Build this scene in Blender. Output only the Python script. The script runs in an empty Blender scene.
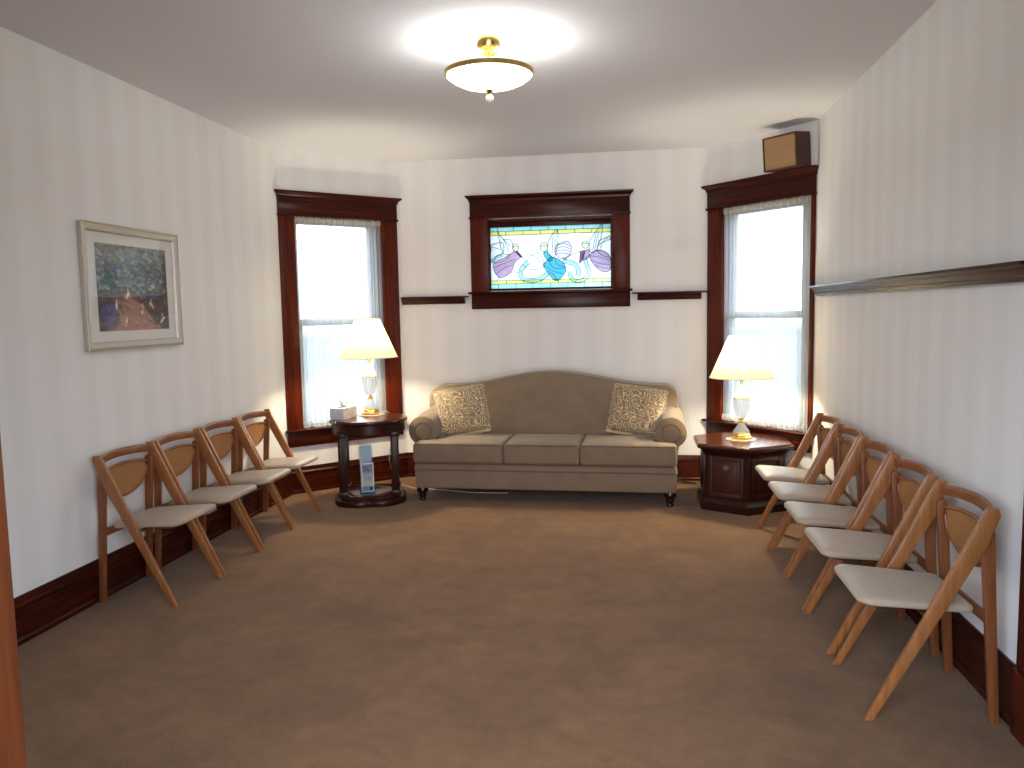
import bpy, bmesh, math, random
from mathutils import Matrix, Vector
random.seed(7)
C = bpy.context.scene.collection
PI = math.pi
R = math.radians

# ------------------------------------------------------------------ materials
def new_mat(name):
    m = bpy.data.materials.new(name); m.use_nodes = True
    nt = m.node_tree; nt.nodes.clear()
    return m, nt, nt.nodes.new('ShaderNodeOutputMaterial')

def N(nt, kind, **kw):
    n = nt.nodes.new(kind)
    for k, v in kw.items():
        if k in n.inputs: n.inputs[k].default_value = v
        else: setattr(n, k, v)
    return n

def L(nt, a, b): nt.links.new(a, b)

def ramp(nt, fac, stops):
    r = nt.nodes.new('ShaderNodeValToRGB')
    e = r.color_ramp.elements
    while len(e) > 1: e.remove(e[-1])
    e[0].position, e[0].color = stops[0][0], (*stops[0][1], 1)
    for p, c in stops[1:]:
        x = e.new(p); x.color = (*c, 1)
    L(nt, fac, r.inputs[0])
    return r.outputs[0]

def S(r, g, b):                        # sRGB 0..255 to linear
    f = lambda c: c/12.92 if c <= .04045 else ((c+.055)/1.055)**2.4
    return (f(r/255), f(g/255), f(b/255))

def plain(name, col, rough=.5, metal=0., spec=.5, coat=0.):
    m, nt, out = new_mat(name)
    b = N(nt, 'ShaderNodeBsdfPrincipled', Roughness=rough, Metallic=metal)
    b.inputs['Base Color'].default_value = (*col, 1)
    b.inputs['Specular IOR Level'].default_value = spec
    b.inputs['Coat Weight'].default_value = coat
    L(nt, b.outputs[0], out.inputs[0])
    return m

def wood(name, dark, light, rough=.35, scale=(1.5, 30, 30), axis='x', bump=.05, spec=.5):
    m, nt, out = new_mat(name)
    tc = N(nt, 'ShaderNodeTexCoord'); mp = N(nt, 'ShaderNodeMapping')
    s = {'x': scale, 'y': (scale[1], scale[0], scale[2]), 'z': (scale[1], scale[2], scale[0])}[axis]
    mp.inputs['Scale'].default_value = s
    L(nt, tc.outputs['Object'], mp.inputs[0])
    no = N(nt, 'ShaderNodeTexNoise', Scale=1.6, Detail=5., Roughness=.6, Distortion=.6)
    L(nt, mp.outputs[0], no.inputs['Vector'])
    col = ramp(nt, no.outputs[0], [(.3, dark), (.7, light)])
    b = N(nt, 'ShaderNodeBsdfPrincipled', Roughness=rough)
    b.inputs['Specular IOR Level'].default_value = spec
    L(nt, col, b.inputs['Base Color'])
    bp = N(nt, 'ShaderNodeBump', Strength=bump, Distance=.002)
    L(nt, no.outputs[0], bp.inputs['Height']); L(nt, bp.outputs[0], b.inputs['Normal'])
    L(nt, b.outputs[0], out.inputs[0])
    return m

MAHX = wood('mahogany_grain_x', S(36, 10, 6), S(70, 24, 12), .27, axis='x', spec=.15)
MAHZ = wood('mahogany_grain_z', S(48, 13, 6), S(96, 34, 14), .34, axis='z', spec=.15)
JAMB = wood('door_casing_wood', S(66, 29, 11), S(94, 46, 19), .35, axis='z')
TBL = wood('dark_table_wood', S(34, 13, 9), S(54, 23, 16), .3, axis='z', spec=.22)
TBLTOP = wood('polished_table_top', S(50, 22, 14), S(72, 35, 22), .18, axis='x')
TBLPANEL = wood('red_brown_panel', S(48, 19, 12), S(66, 29, 18), .4, axis='z')
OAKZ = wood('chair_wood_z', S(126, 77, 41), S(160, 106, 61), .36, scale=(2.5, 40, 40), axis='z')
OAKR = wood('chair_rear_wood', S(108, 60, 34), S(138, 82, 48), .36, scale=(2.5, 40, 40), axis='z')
OAKY = wood('chair_wood_y', S(114, 66, 36), S(144, 88, 52), .33, scale=(2.5, 40, 40), axis='y')
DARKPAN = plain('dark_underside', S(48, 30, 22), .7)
BRASS = plain('polished_brass', (.85, .58, .2), .18, 1.)
OLDBRASS = plain('aged_brass', (.42, .27, .09), .35, 1.)
DARKBRASS = plain('tarnished_brass', (.16, .12, .08), .45, .7)
CEIL = plain('ceiling_paint', (.76, .755, .79), .9, spec=.1)

def wallpaper():
    m, nt, out = new_mat('striped_wallpaper')
    tc = N(nt, 'ShaderNodeTexCoord'); sp = N(nt, 'ShaderNodeSeparateXYZ')
    L(nt, tc.outputs['Object'], sp.inputs[0])
    def wave(freq, ph):
        a = N(nt, 'ShaderNodeMath', operation='MULTIPLY_ADD'); L(nt, sp.outputs['X'], a.inputs[0])
        a.inputs[1].default_value = freq*2*PI; a.inputs[2].default_value = ph
        s = N(nt, 'ShaderNodeMath', operation='SINE'); L(nt, a.outputs[0], s.inputs[0]); return s.outputs[0]
    w1, w2 = wave(4.1, 0), wave(11.3, 1.)
    ad = N(nt, 'ShaderNodeMath', operation='MULTIPLY_ADD'); L(nt, w2, ad.inputs[0]); ad.inputs[1].default_value = .35
    L(nt, w1, ad.inputs[2])
    mr = N(nt, 'ShaderNodeMapRange'); L(nt, ad.outputs[0], mr.inputs[0])
    mr.inputs[1].default_value = -1.3; mr.inputs[2].default_value = 1.3
    col = ramp(nt, mr.outputs[0], [(.2, (.790, .774, .762)), (.8, (.818, .805, .798))])
    b = N(nt, 'ShaderNodeBsdfPrincipled', Roughness=.7); b.inputs['Specular IOR Level'].default_value = .2
    L(nt, col, b.inputs['Base Color']); L(nt, b.outputs[0], out.inputs[0])
    return m
WALL = wallpaper()

def carpet():
    m, nt, out = new_mat('tan_carpet')
    tc = N(nt, 'ShaderNodeTexCoord')
    n1 = N(nt, 'ShaderNodeTexNoise', Scale=2.6, Detail=4., Roughness=.62, Distortion=.7)
    n2 = N(nt, 'ShaderNodeTexNoise', Scale=170., Detail=2.)
    n3 = N(nt, 'ShaderNodeTexNoise', Scale=11., Detail=3., Roughness=.6)
    for n in (n1, n2, n3): L(nt, tc.outputs['Object'], n.inputs['Vector'])
    c1 = ramp(nt, n1.outputs[0], [(.3, S(111, 79, 50)), (.7, S(132, 96, 62))])
    c3 = ramp(nt, n3.outputs[0], [(.3, (.86, .86, .86)), (.7, (1.06, 1.06, 1.06))])
    c2 = ramp(nt, n2.outputs[0], [(.3, (.74, .74, .74)), (.7, (1.12, 1.12, 1.12))])
    x = N(nt, 'ShaderNodeMix', data_type='RGBA', blend_type='MULTIPLY'); x.inputs[0].default_value = 1
    L(nt, c1, x.inputs[6]); L(nt, c2, x.inputs[7])
    y = N(nt, 'ShaderNodeMix', data_type='RGBA', blend_type='MULTIPLY'); y.inputs[0].default_value = 1
    L(nt, x.outputs[2], y.inputs[6]); L(nt, c3, y.inputs[7])
    b = N(nt, 'ShaderNodeBsdfPrincipled', Roughness=.95); b.inputs['Specular IOR Level'].default_value = .1
    b.inputs['Sheen Weight'].default_value = .15
    L(nt, y.outputs[2], b.inputs['Base Color'])
    bp = N(nt, 'ShaderNodeBump', Strength=.5, Distance=.006)
    L(nt, n2.outputs[0], bp.inputs['Height']); L(nt, bp.outputs[0], b.inputs['Normal'])
    L(nt, b.outputs[0], out.inputs[0])
    return m
CARPET = carpet()

def fabric(name, a, b_, scale=260, rough=.9):
    m, nt, out = new_mat(name)
    tc = N(nt, 'ShaderNodeTexCoord')
    n = N(nt, 'ShaderNodeTexNoise', Scale=float(scale), Detail=3.)
    w = N(nt, 'ShaderNodeTexNoise', Scale=9., Detail=3.)
    for q in (n, w): L(nt, tc.outputs['Object'], q.inputs['Vector'])
    ad = N(nt, 'ShaderNodeMath', operation='MULTIPLY_ADD'); L(nt, w.outputs[0], ad.inputs[0]); ad.inputs[1].default_value = .4
    L(nt, n.outputs[0], ad.inputs[2])
    c = ramp(nt, ad.outputs[0], [(.5, a), (.9, b_)])
    p = N(nt, 'ShaderNodeBsdfPrincipled', Roughness=rough); p.inputs['Specular IOR Level'].default_value = .25
    p.inputs['Sheen Weight'].default_value = .2
    L(nt, c, p.inputs['Base Color'])
    bp = N(nt, 'ShaderNodeBump', Strength=.25, Distance=.002); L(nt, n.outputs[0], bp.inputs['Height'])
    L(nt, bp.outputs[0], p.inputs['Normal']); L(nt, p.outputs[0], out.inputs[0])
    return m
SOFA = fabric('taupe_upholstery', S(116, 99, 82), S(136, 118, 100))
PIPING = fabric('taupe_piping', S(96, 82, 68), S(112, 97, 82))
VINYL = fabric('pale_seat_vinyl', S(160, 144, 125), S(174, 157, 137), 420, .42)
GRILLE = fabric('tan_speaker_cloth', S(150, 116, 80), S(170, 134, 96), 320)
FRINGE = fabric('cream_fringe', S(205, 188, 148), S(228, 212, 172), 200)
DOILY = fabric('cream_lace', S(236, 226, 204), S(250, 242, 224), 300)

def paisley():
    m, nt, out = new_mat('paisley_cushion_cloth')
    tc = N(nt, 'ShaderNodeTexCoord')
    n = N(nt, 'ShaderNodeTexNoise', Scale=9., Detail=2., Distortion=2.2)
    L(nt, tc.outputs['Object'], n.inputs['Vector'])
    mp = N(nt, 'ShaderNodeVectorMath', operation='MULTIPLY_ADD')
    L(nt, n.outputs['Color'], mp.inputs[0]); mp.inputs[1].default_value = (.09, .09, .09); L(nt, tc.outputs['Object'], mp.inputs[2])
    v = N(nt, 'ShaderNodeTexVoronoi', Scale=11.); v.feature = 'F1'
    L(nt, mp.outputs[0], v.inputs['Vector'])
    s = N(nt, 'ShaderNodeMath', operation='MULTIPLY'); L(nt, v.outputs['Distance'], s.inputs[0]); s.inputs[1].default_value = 32.
    si = N(nt, 'ShaderNodeMath', operation='SINE'); L(nt, s.outputs[0], si.inputs[0])
    c = ramp(nt, si.outputs[0], [(.0, S(128, 106, 80)), (.5, S(142, 120, 92)), (.68, S(196, 178, 146)), (1., S(210, 194, 162))])
    p = N(nt, 'ShaderNodeBsdfPrincipled', Roughness=.75); p.inputs['Sheen Weight'].default_value = .2
    L(nt, c, p.inputs['Base Color']); L(nt, p.outputs[0], out.inputs[0])
    return m
PAISLEY = paisley()

def cane():
    m, nt, out = new_mat('woven_cane')
    tc = N(nt, 'ShaderNodeTexCoord'); sp = N(nt, 'ShaderNodeSeparateXYZ'); L(nt, tc.outputs['Object'], sp.inputs[0])
    def wv(o, f):
        a = N(nt, 'ShaderNodeMath', operation='MULTIPLY'); L(nt, o, a.inputs[0]); a.inputs[1].default_value = f
        s = N(nt, 'ShaderNodeMath', operation='SINE'); L(nt, a.outputs[0], s.inputs[0]); return s.outputs[0]
    a, b_ = wv(sp.outputs['Y'], 2*PI*62), wv(sp.outputs['Z'], 2*PI*80)
    mu = N(nt, 'ShaderNodeMath', operation='MULTIPLY'); L(nt, a, mu.inputs[0]); L(nt, b_, mu.inputs[1])
    mr = N(nt, 'ShaderNodeMapRange'); L(nt, mu.outputs[0], mr.inputs[0]); mr.inputs[1].default_value = -1; mr.inputs[2].default_value = 1
    c = ramp(nt, mr.outputs[0], [(.2, S(122, 78, 42)), (.8, S(184, 130, 78))])
    p = N(nt, 'ShaderNodeBsdfPrincipled', Roughness=.5); L(nt, c, p.inputs['Base Color'])
    bp = N(nt, 'ShaderNodeBump', Strength=.6, Distance=.003); L(nt, mr.outputs[0], bp.inputs['Height']); L(nt, bp.outputs[0], p.inputs['Normal'])
    L(nt, p.outputs[0], out.inputs[0])
    return m
CANE = cane()

def sheer(name, clear, col=(.93, .95, .95)):
    m, nt, out = new_mat(name)
    d = N(nt, 'ShaderNodeBsdfDiffuse'); d.inputs[0].default_value = (*col, 1)
    t = N(nt, 'ShaderNodeBsdfTranslucent'); t.inputs[0].default_value = (*col, 1)
    x = N(nt, 'ShaderNodeMixShader', Fac=.55); L(nt, d.outputs[0], x.inputs[1]); L(nt, t.outputs[0], x.inputs[2])
    tr = N(nt, 'ShaderNodeBsdfTransparent')
    y = N(nt, 'ShaderNodeMixShader', Fac=clear); L(nt, x.outputs[0], y.inputs[1]); L(nt, tr.outputs[0], y.inputs[2])
    L(nt, y.outputs[0], out.inputs[0])
    return m
SHEER = sheer('sheer_curtain_cloth', .33, (.52, .535, .54))
RUFFLE = sheer('gathered_curtain_cloth', .06, (.62, .60, .56))

def glassy(name, tint=(1, 1, 1), rough=.03, milk=0.):
    m, nt, out = new_mat(name)
    lw = N(nt, 'ShaderNodeFresnel', IOR=1.45)
    tr = N(nt, 'ShaderNodeBsdfTransparent'); tr.inputs[0].default_value = (*tint, 1)
    g = N(nt, 'ShaderNodeBsdfGlossy', Roughness=rough)
    ge = N(nt, 'ShaderNodeNewGeometry'); iv = N(nt, 'ShaderNodeMath', operation='SUBTRACT'); iv.inputs[0].default_value = 1; L(nt, ge.outputs['Backfacing'], iv.inputs[1])
    mu = N(nt, 'ShaderNodeMath', operation='MULTIPLY'); L(nt, lw.outputs[0], mu.inputs[0]); L(nt, iv.outputs[0], mu.inputs[1])
    x = N(nt, 'ShaderNodeMixShader'); L(nt, mu.outputs[0], x.inputs[0]); L(nt, tr.outputs[0], x.inputs[1]); L(nt, g.outputs[0], x.inputs[2])
    last = x.outputs[0]
    if milk:                             # cut facets scatter part of the light
        d = N(nt, 'ShaderNodeBsdfDiffuse'); t = N(nt, 'ShaderNodeBsdfTranslucent'); dt_ = N(nt, 'ShaderNodeMixShader', Fac=.5)
        for q in (d, t): q.inputs[0].default_value = (.92, .92, .90, 1)
        L(nt, d.outputs[0], dt_.inputs[1]); L(nt, t.outputs[0], dt_.inputs[2])
        z = N(nt, 'ShaderNodeMixShader', Fac=milk); L(nt, last, z.inputs[1]); L(nt, dt_.outputs[0], z.inputs[2]); last = z.outputs[0]
    L(nt, last, out.inputs[0])
    return m
GLASS = glassy('clear_glass')
CRYSTAL = glassy('cut_crystal', (.90, .91, .92), .05, .38)
ACRYLIC = glassy('clear_acrylic', (.86, .92, .97))

def shade_mat(name, col, clear, tl=.75):
    m, nt, out = new_mat(name)
    d = N(nt, 'ShaderNodeBsdfDiffuse'); d.inputs[0].default_value = (*col, 1)
    t = N(nt, 'ShaderNodeBsdfTranslucent'); t.inputs[0].default_value = (*col, 1)
    x = N(nt, 'ShaderNodeMixShader', Fac=tl); L(nt, d.outputs[0], x.inputs[1]); L(nt, t.outputs[0], x.inputs[2])
    tr = N(nt, 'ShaderNodeBsdfTransparent'); tr.inputs[0].default_value = (*col, 1)
    y = N(nt, 'ShaderNodeMixShader', Fac=clear); L(nt, x.outputs[0], y.inputs[1]); L(nt, tr.outputs[0], y.inputs[2])
    L(nt, y.outputs[0], out.inputs[0])
    return m
SHADE = shade_mat('cream_lamp_shade_cloth', (.90, .77, .50), .01, .085)
BOWL = shade_mat('frosted_glass_bowl', (.95, .86, .66), .45, .8)

def stained(name, col, k=1.):
    m, nt, out = new_mat(name)
    tc = N(nt, 'ShaderNodeTexCoord'); no = N(nt, 'ShaderNodeTexNoise', Scale=14., Detail=3., Distortion=1.)
    L(nt, tc.outputs['Object'], no.inputs['Vector'])
    c = ramp(nt, no.outputs[0], [(.3, tuple(v*.9*k for v in col)), (.7, tuple(min(1, v*1.05)*k for v in col))])
    t = N(nt, 'ShaderNodeBsdfTranslucent'); L(nt, c, t.inputs[0])
    tr = N(nt, 'ShaderNodeBsdfTransparent'); L(nt, c, tr.inputs[0])
    x = N(nt, 'ShaderNodeMixShader', Fac=.06); L(nt, t.outputs[0], x.inputs[1]); L(nt, tr.outputs[0], x.inputs[2])
    g = N(nt, 'ShaderNodeBsdfGlossy', Roughness=.1)
    y = N(nt, 'ShaderNodeMixShader', Fac=.05); L(nt, x.outputs[0], y.inputs[1]); L(nt, g.outputs[0], y.inputs[2])
    L(nt, y.outputs[0], out.inputs[0])
    return m

# ------------------------------------------------------------------ mesh builder
class MB:
    def __init__(s): s.bm = bmesh.new()
    def box(s, x0, x1, y0, y1, z0, z1, M=None, mi=0):
        v = [s.bm.verts.new(p) for p in [(x0,y0,z0),(x1,y0,z0),(x1,y1,z0),(x0,y1,z0),(x0,y0,z1),(x1,y0,z1),(x1,y1,z1),(x0,y1,z1)]]
        if M:
            for q in v: q.co = M @ q.co
        for f in [(0,3,2,1),(4,5,6,7),(0,1,5,4),(1,2,6,5),(2,3,7,6),(3,0,4,7)]:
            s.bm.faces.new([v[i] for i in f]).material_index = mi
        return s
    def prism(s, pts, a, b, axis='y', mi=0, M=None):
        """closed outline pts (2D) extruded from a to b along an axis; pts are the two other axes in order"""
        def P(p, t):
            q = {'x': (t, p[0], p[1]), 'y': (p[0], t, p[1]), 'z': (p[0], p[1], t)}[axis]
            return M @ Vector(q) if M else q
        A = [s.bm.verts.new(P(p, a)) for p in pts]; B = [s.bm.verts.new(P(p, b)) for p in pts]
        n = len(pts)
        s.bm.faces.new(A).material_index = mi; s.bm.faces.new(B[::-1]).material_index = mi
        for i in range(n): s.bm.faces.new([A[i], B[i], B[(i+1) % n], A[(i+1) % n]]).material_index = mi
        return s
    def lathe(s, prof, seg=32, cx=0, cy=0, sx=1, sy=1, caps=True, flute=None, a0=0):
        rings = []
        for r, z in prof:
            ring = []
            for i in range(seg):
                t = a0 + 2*PI*i/seg
                k = r*(flute(t, z) if flute else 1)
                ring.append(s.bm.verts.new((cx+k*math.cos(t)*sx, cy+k*math.sin(t)*sy, z)))
            rings.append(ring)
        for a, b in zip(rings, rings[1:]):
            for i in range(seg): s.bm.faces.new([a[i], a[(i+1) % seg], b[(i+1) % seg], b[i]])
        if caps: s.bm.faces.new(rings[0][::-1]); s.bm.faces.new(rings[-1])
        return s
    def tube(s, pts, r, seg=8, closed=False, flat=None):
        pts = [Vector(p) for p in pts]; n = len(pts); rings = []
        up = Vector((0, 0, 1))
        for i, p in enumerate(pts):
            if closed: t = pts[(i+1) % n]-pts[i-1]
            else: t = pts[min(i+1, n-1)]-pts[max(i-1, 0)]
            t.normalize()
            u = t.cross(up)
            if u.length < .05: u = t.cross(Vector((1, 0, 0)))
            u.normalize(); w = u.cross(t)
            rr = r[i] if isinstance(r, (list, tuple)) else r
            rings.append([s.bm.verts.new(p+u*rr*math.cos(2*PI*k/seg)+w*rr*math.sin(2*PI*k/seg)*(flat or 1)) for k in range(seg)])
        m = n if closed else n-1
        for i in range(m):
            a, b = rings[i], rings[(i+1) % n]
            for k in range(seg): s.bm.faces.new([a[k], a[(k+1) % seg], b[(k+1) % seg], b[k]])
        if not closed: s.bm.faces.new(rings[0][::-1]); s.bm.faces.new(rings[-1])
        return s
    def grid(s, nu, nv, fn, close_u=False, mi=0):
        V = [[s.bm.verts.new(fn(i/nu, j/nv)) for j in range(nv+1)] for i in range(nu+(0 if close_u else 1))]
        k = len(V)
        for i in range(nu):
            for j in range(nv):
                s.bm.faces.new([V[i][j], V[(i+1) % k][j], V[(i+1) % k][j+1], V[i][j+1]]).material_index = mi
        return s
    def build(s, name, mats, parent=None, bevel=0, segs=2, smooth=35, recalc=True, loc=None, rotz=0, subsurf=0):
        bm = s.bm
        if recalc: bmesh.ops.recalc_face_normals(bm, faces=bm.faces[:])
        if bevel:
            ed = [e for e in bm.edges if len(e.link_faces) == 2 and e.calc_face_angle(0) > R(30)]
            bmesh.ops.bevel(bm, geom=ed, offset=bevel, segments=segs, profile=.5, affect='EDGES', clamp_overlap=True)
        for f in bm.faces: f.smooth = True
        for e in bm.edges:
            if len(e.link_faces) == 2 and e.calc_face_angle(0) > R(smooth): e.smooth = False
        me = bpy.data.meshes.new(name); bm.to_mesh(me); bm.free()
        for m in (mats if isinstance(mats, (list, tuple)) else [mats]): me.materials.append(m)
        o = bpy.data.objects.new(name, me); C.objects.link(o)
        if parent: o.parent = parent
        if loc is not None: o.location = loc
        o.rotation_euler.z = rotz
        if subsurf:
            q = o.modifiers.new('sub', 'SUBSURF'); q.levels = q.render_levels = subsurf
        return o

def tag(o, label=None, cat=None, group=None, kind=None):
    if label: o['label'] = label
    if cat: o['category'] = cat
    if group: o['group'] = group
    if kind: o['kind'] = kind
    return o

def empty(name, loc=(0, 0, 0), rotz=0, rot=None):
    o = bpy.data.objects.new(name, None); C.objects.link(o); o.empty_display_size = .1
    o.location = loc; o.rotation_euler = rot if rot else (0, 0, rotz)
    return o

def copy_thing(root):
    c = root.copy(); C.objects.link(c)
    for ch in list(root.children):
        d = ch.copy(); C.objects.link(d); d.parent = c
        for g in list(ch.children):
            e = g.copy(); C.objects.link(e); e.parent = d
    return c

# ------------------------------------------------------------------ room layout (metres; camera stands in the doorway at the origin)
H = 2.75
XL, XR, YB, YF = -2.743, 1.305, 6.654, .90
L1, L2, R2, R1 = Vector((XL, 5.9037, 0)), Vector((-1.974, YB, 0)), Vector((.6336, YB, 0)), Vector((XR, 5.88, 0))
def frame(P, Q):                       # local x along the wall (left to right seen from inside), y into the wall, z up
    d = Q-P
    return P, math.atan2(d.y, d.x), d.length
F_LEFT = frame(Vector((XL, YF-.15, 0)), L1)
F_DL, F_BACK, F_DR = frame(L1, L2), frame(L2, R2), frame(R2, R1)
F_RIGHT = frame(R1, Vector((XR, YF-.15, 0)))
F_FRONT = frame(Vector((XR, YF, 0)), Vector((XL, YF, 0)))

def wall(name, F, hole=None, ext=.12, label=None):
    P, a, ln = F; m = MB(); T = .13
    if hole:
        x0, x1, z0, z1 = hole
        m.box(-ext, x0, 0, T, 0, H+.1); m.box(x1, ln+ext, 0, T, 0, H+.1)
        m.box(x0, x1, 0, T, z1, H+.1)
        if z0 > 0: m.box(x0, x1, 0, T, 0, z0)
    else: m.box(-ext, ln+ext, 0, T, 0, H+.1)
    return tag(m.build(name, WALL, loc=P, rotz=a), label or 'cream wallpaper with faint vertical stripes', 'wall', kind='structure')

HL, HR, HC = (.115, .885, .53, 2.245), (.158, 1.0, .53, 2.245), (.764, 1.828, 1.63, 2.225)
wall('wall_left', F_LEFT, ext=0)
wall('wall_back_left', F_DL, HL, label='narrow angled bay wall of cream wallpaper around the left window')
wall('wall_back', F_BACK, HC, label='cream wallpapered end wall behind the sofa')
wall('wall_back_right', F_DR, HR, label='narrow angled bay wall of cream wallpaper around the right window')
wall('wall_right', F_RIGHT, ext=.0, label='cream striped wallpaper wall on the right')
# front wall with the doorway the camera looks through: opening X -.81 .. .62
DX0, DX1 = XR-.62, XR+.858
wall('wall_front', F_FRONT, (DX0, DX1, 0, 2.12), ext=0, label='wall with the doorway in the foreground')
outline = [(XL, YF-.13), (XR, YF-.13), (XR, R1.y), (R2.x, YB), (L2.x, YB), (XL, L1.y)]
tag(MB().prism([(XL-.2, YF-1.6), (XR+.2, YF-1.6), (XR+.2, 6.), (R2.x+.1, YB+.2), (L2.x-.1, YB+.2), (XL-.2, 6.)], -.1, 0, 'z').build('floor', CARPET),
    'mottled tan wall to wall carpet', 'floor', kind='structure')
tag(MB().prism([(XL-.1, YF-.13), (XR+.1, YF-.13), (XR+.1, R1.y+.05), (R2.x+.05, YB+.1), (L2.x-.05, YB+.1), (XL-.1, L1.y+.05)], H, H+.12, 'z').build('ceiling', CEIL),
    'plain off white plaster ceiling', 'ceiling', kind='structure')

# baseboards
BB = [(0, 0), (-.021, 0), (-.021, .018), (-.015, .03), (-.015, .158), (-.021, .165), (-.021, .176), (-.013, .184), (-.010, .205), (-.008, .216), (0, .216)]
def baseboard(name, F, x0, x1):
    P, a, ln = F
    o = MB().prism(BB, x0, x1, 'x').build(name, MAHX, loc=P, rotz=a, smooth=20)
    return tag(o, 'dark mahogany baseboard with moulded top edge', 'baseboard', kind='structure')
baseboard('baseboard_left', F_LEFT, .15, F_LEFT[2]+.01)
baseboard('baseboard_back_left', F_DL, -.013, F_DL[2]+.013)
baseboard('baseboard_back', F_BACK, -.013, F_BACK[2]+.013)
baseboard('baseboard_back_right', F_DR, -.013, F_DR[2]+.013)
YD = 2.755                              # far edge of the door casing on the right wall
baseboard('baseboard_right', F_RIGHT, -.01, R1.y-YD)

# ledges (plate rails)
RAIL = [(0, 1.525), (-.022, 1.525), (-.026, 1.54), (-.034, 1.546), (-.038, 1.560), (-.05, 1.572), (-.052, 1.578), (0, 1.578)]
def ledge(name, F, x0, x1, a, b, label):
    P, an, ln = F
    o = MB().box(x0, x1, -.066, 0, 1.578, 1.591).build(name, MAHX, loc=P, rotz=an, bevel=.003)
    MB().prism(RAIL, a, b, 'x').build('moulding', MAHX, o, smooth=20)
    return tag(o, label, 'ledge', kind='structure')
ledge('trim_1', F_BACK, -.0, .593, .0, .56, 'short dark wood ledge left of the stained glass window')
ledge('trim_2', F_BACK, 1.985, F_BACK[2], 2.03, 2.55, 'short dark wood ledge right of the stained glass window')
ledge('trim_3', F_RIGHT, .06, R1.y-YD+.0, .11, R1.y-YD, 'long dark wood plate rail along the right wall')

# ------------------------------------------------------------------ windows
def window_root(name, F, label):
    o = empty(name, F[0], F[1]); return tag(o, label, 'window', kind='structure')

def casing(root, cx0, cx1, ox0, ox1, zs, zo, zh, zc, ap):
    """cx casing edges, ox opening edges, zs stool top, zo opening top, zh head bottom, zc crown top, ap apron bottom"""
    MB().box(cx0, ox0+.006, -.024, 0, zs, zh).build('side_casing', MAHZ, root, bevel=.003)
    MB().box(ox1-.006, cx1, -.024, 0, zs, zh).build('side_casing', MAHZ, root, bevel=.003)
    MB().box(cx0, cx1, -.030, 0, zh-.008, zc-.045).build('head_casing', MAHX, root, bevel=.003)
    m = MB().box(cx0-.008, cx1+.008, -.038, 0, zh-.012, zh+.004)
    # crown: stepped, flaring outwards
    prof = [(zc-.05, .004, .034), (zc-.036, .008, .036), (zc-.026, .014, .044), (zc-.016, .026, .060), (zc-.012, .030, .066), (zc, .032, .068)]
    rings = []
    for z, e, y in prof:
        rings.append([m.bm.verts.new(p) for p in [(cx0-e, 0, z), (cx0-e, -y, z), (cx1+e, -y, z), (cx1+e, 0, z)]])
    for a, b in zip(rings, rings[1:]):
        for i in range(4): m.bm.faces.new([a[i], a[(i+1) % 4], b[(i+1) % 4], b[i]])
    m.bm.faces.new(rings[0]); m.bm.faces.new(rings[-1])
    m.build('crown', MAHX, root, smooth=25)
    MB().box(cx0-.022, cx1+.018, -.062, .08, zs-.018, zs).build('sill', MAHX, root, bevel=.005, segs=3)
    MB().box(cx0, cx1, -.026, 0, ap, zs-.018).build('apron', MAHX, root, bevel=.004)
    # jamb lining inside the wall
    j = MB(); j.box(ox0-.002, ox0+.012, 0, .13, zs, zo); j.box(ox1-.012, ox1+.002, 0, .13, zs, zo); j.box(ox0, ox1, 0, .13, zo-.012, zo+.01)
    j.build('jamb', MAHZ, root)

SASHW = plain('painted_sash', S(188, 186, 178), .5)
def sash(root, x0, x1, z0, z1, y, wr=.045):
    w = .045
    m = MB(); m.box(x0, x0+w, y, y+.035, z0, z1); m.box(x1-wr, x1, y, y+.035, z0, z1)
    m.box(x0+w, x1-wr, y, y+.035, z0, z0+w); m.box(x0+w, x1-wr, y, y+.035, z1-w, z1)
    o = m.build('sash', SASHW, root)
    MB().box(x0+w-.004, x1-wr+.004, y+.015, y+.019, z0+w-.004, z1-w+.004).build('pane', GLASS, o)
    return o

w1 = window_root('window_1', F_DL, 'tall double hung window in dark wood casing at left end of the bay')
casing(w1, -.012, 1.03, HL[0], HL[1], .53, HL[3], 2.25, 2.432, .385)
sash(w1, HL[0]+.012, HL[1]-.012, .53, 1.41, .04, .07); sash(w1, HL[0]+.012, HL[1]-.012, 1.375, 2.233, .08, .08)
w3 = window_root('window_3', F_DR, 'tall double hung window in dark wood casing at right end of the bay')
casing(w3, .008, 1.022, HR[0], HR[1], .53, HR[3], 2.25, 2.432, .385)
sash(w3, HR[0]+.012, HR[1]-.012, .53, 1.41, .04, .10); sash(w3, HR[0]+.012, HR[1]-.012, 1.375, 2.233, .08, .14)

w2 = window_root('window_2', F_BACK, 'wide stained glass window in dark wood casing above the sofa')
casing(w2, .619, 1.97, HC[0], HC[1], 1.622, HC[3], 2.252, 2.432, 1.475)
SG = (HC[0]+.012, HC[1]-.012, 1.622, HC[3]-.012)
mm = MB(); w = .034
mm.box(SG[0], SG[0]+w*.22, .03, .06, SG[2], SG[3]); mm.box(SG[1]-w*.22, SG[1], .03, .06, SG[2], SG[3])
mm.box(SG[0]+w*.22, SG[1]-w*.22, .03, .06, SG[2], SG[2]+w*.8); mm.box(SG[0]+w*.22, SG[1]-w*.22, .03, .06, SG[3]-w*1.3, SG[3])
mm.build('sash', MAHX, w2, bevel=.003)
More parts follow.
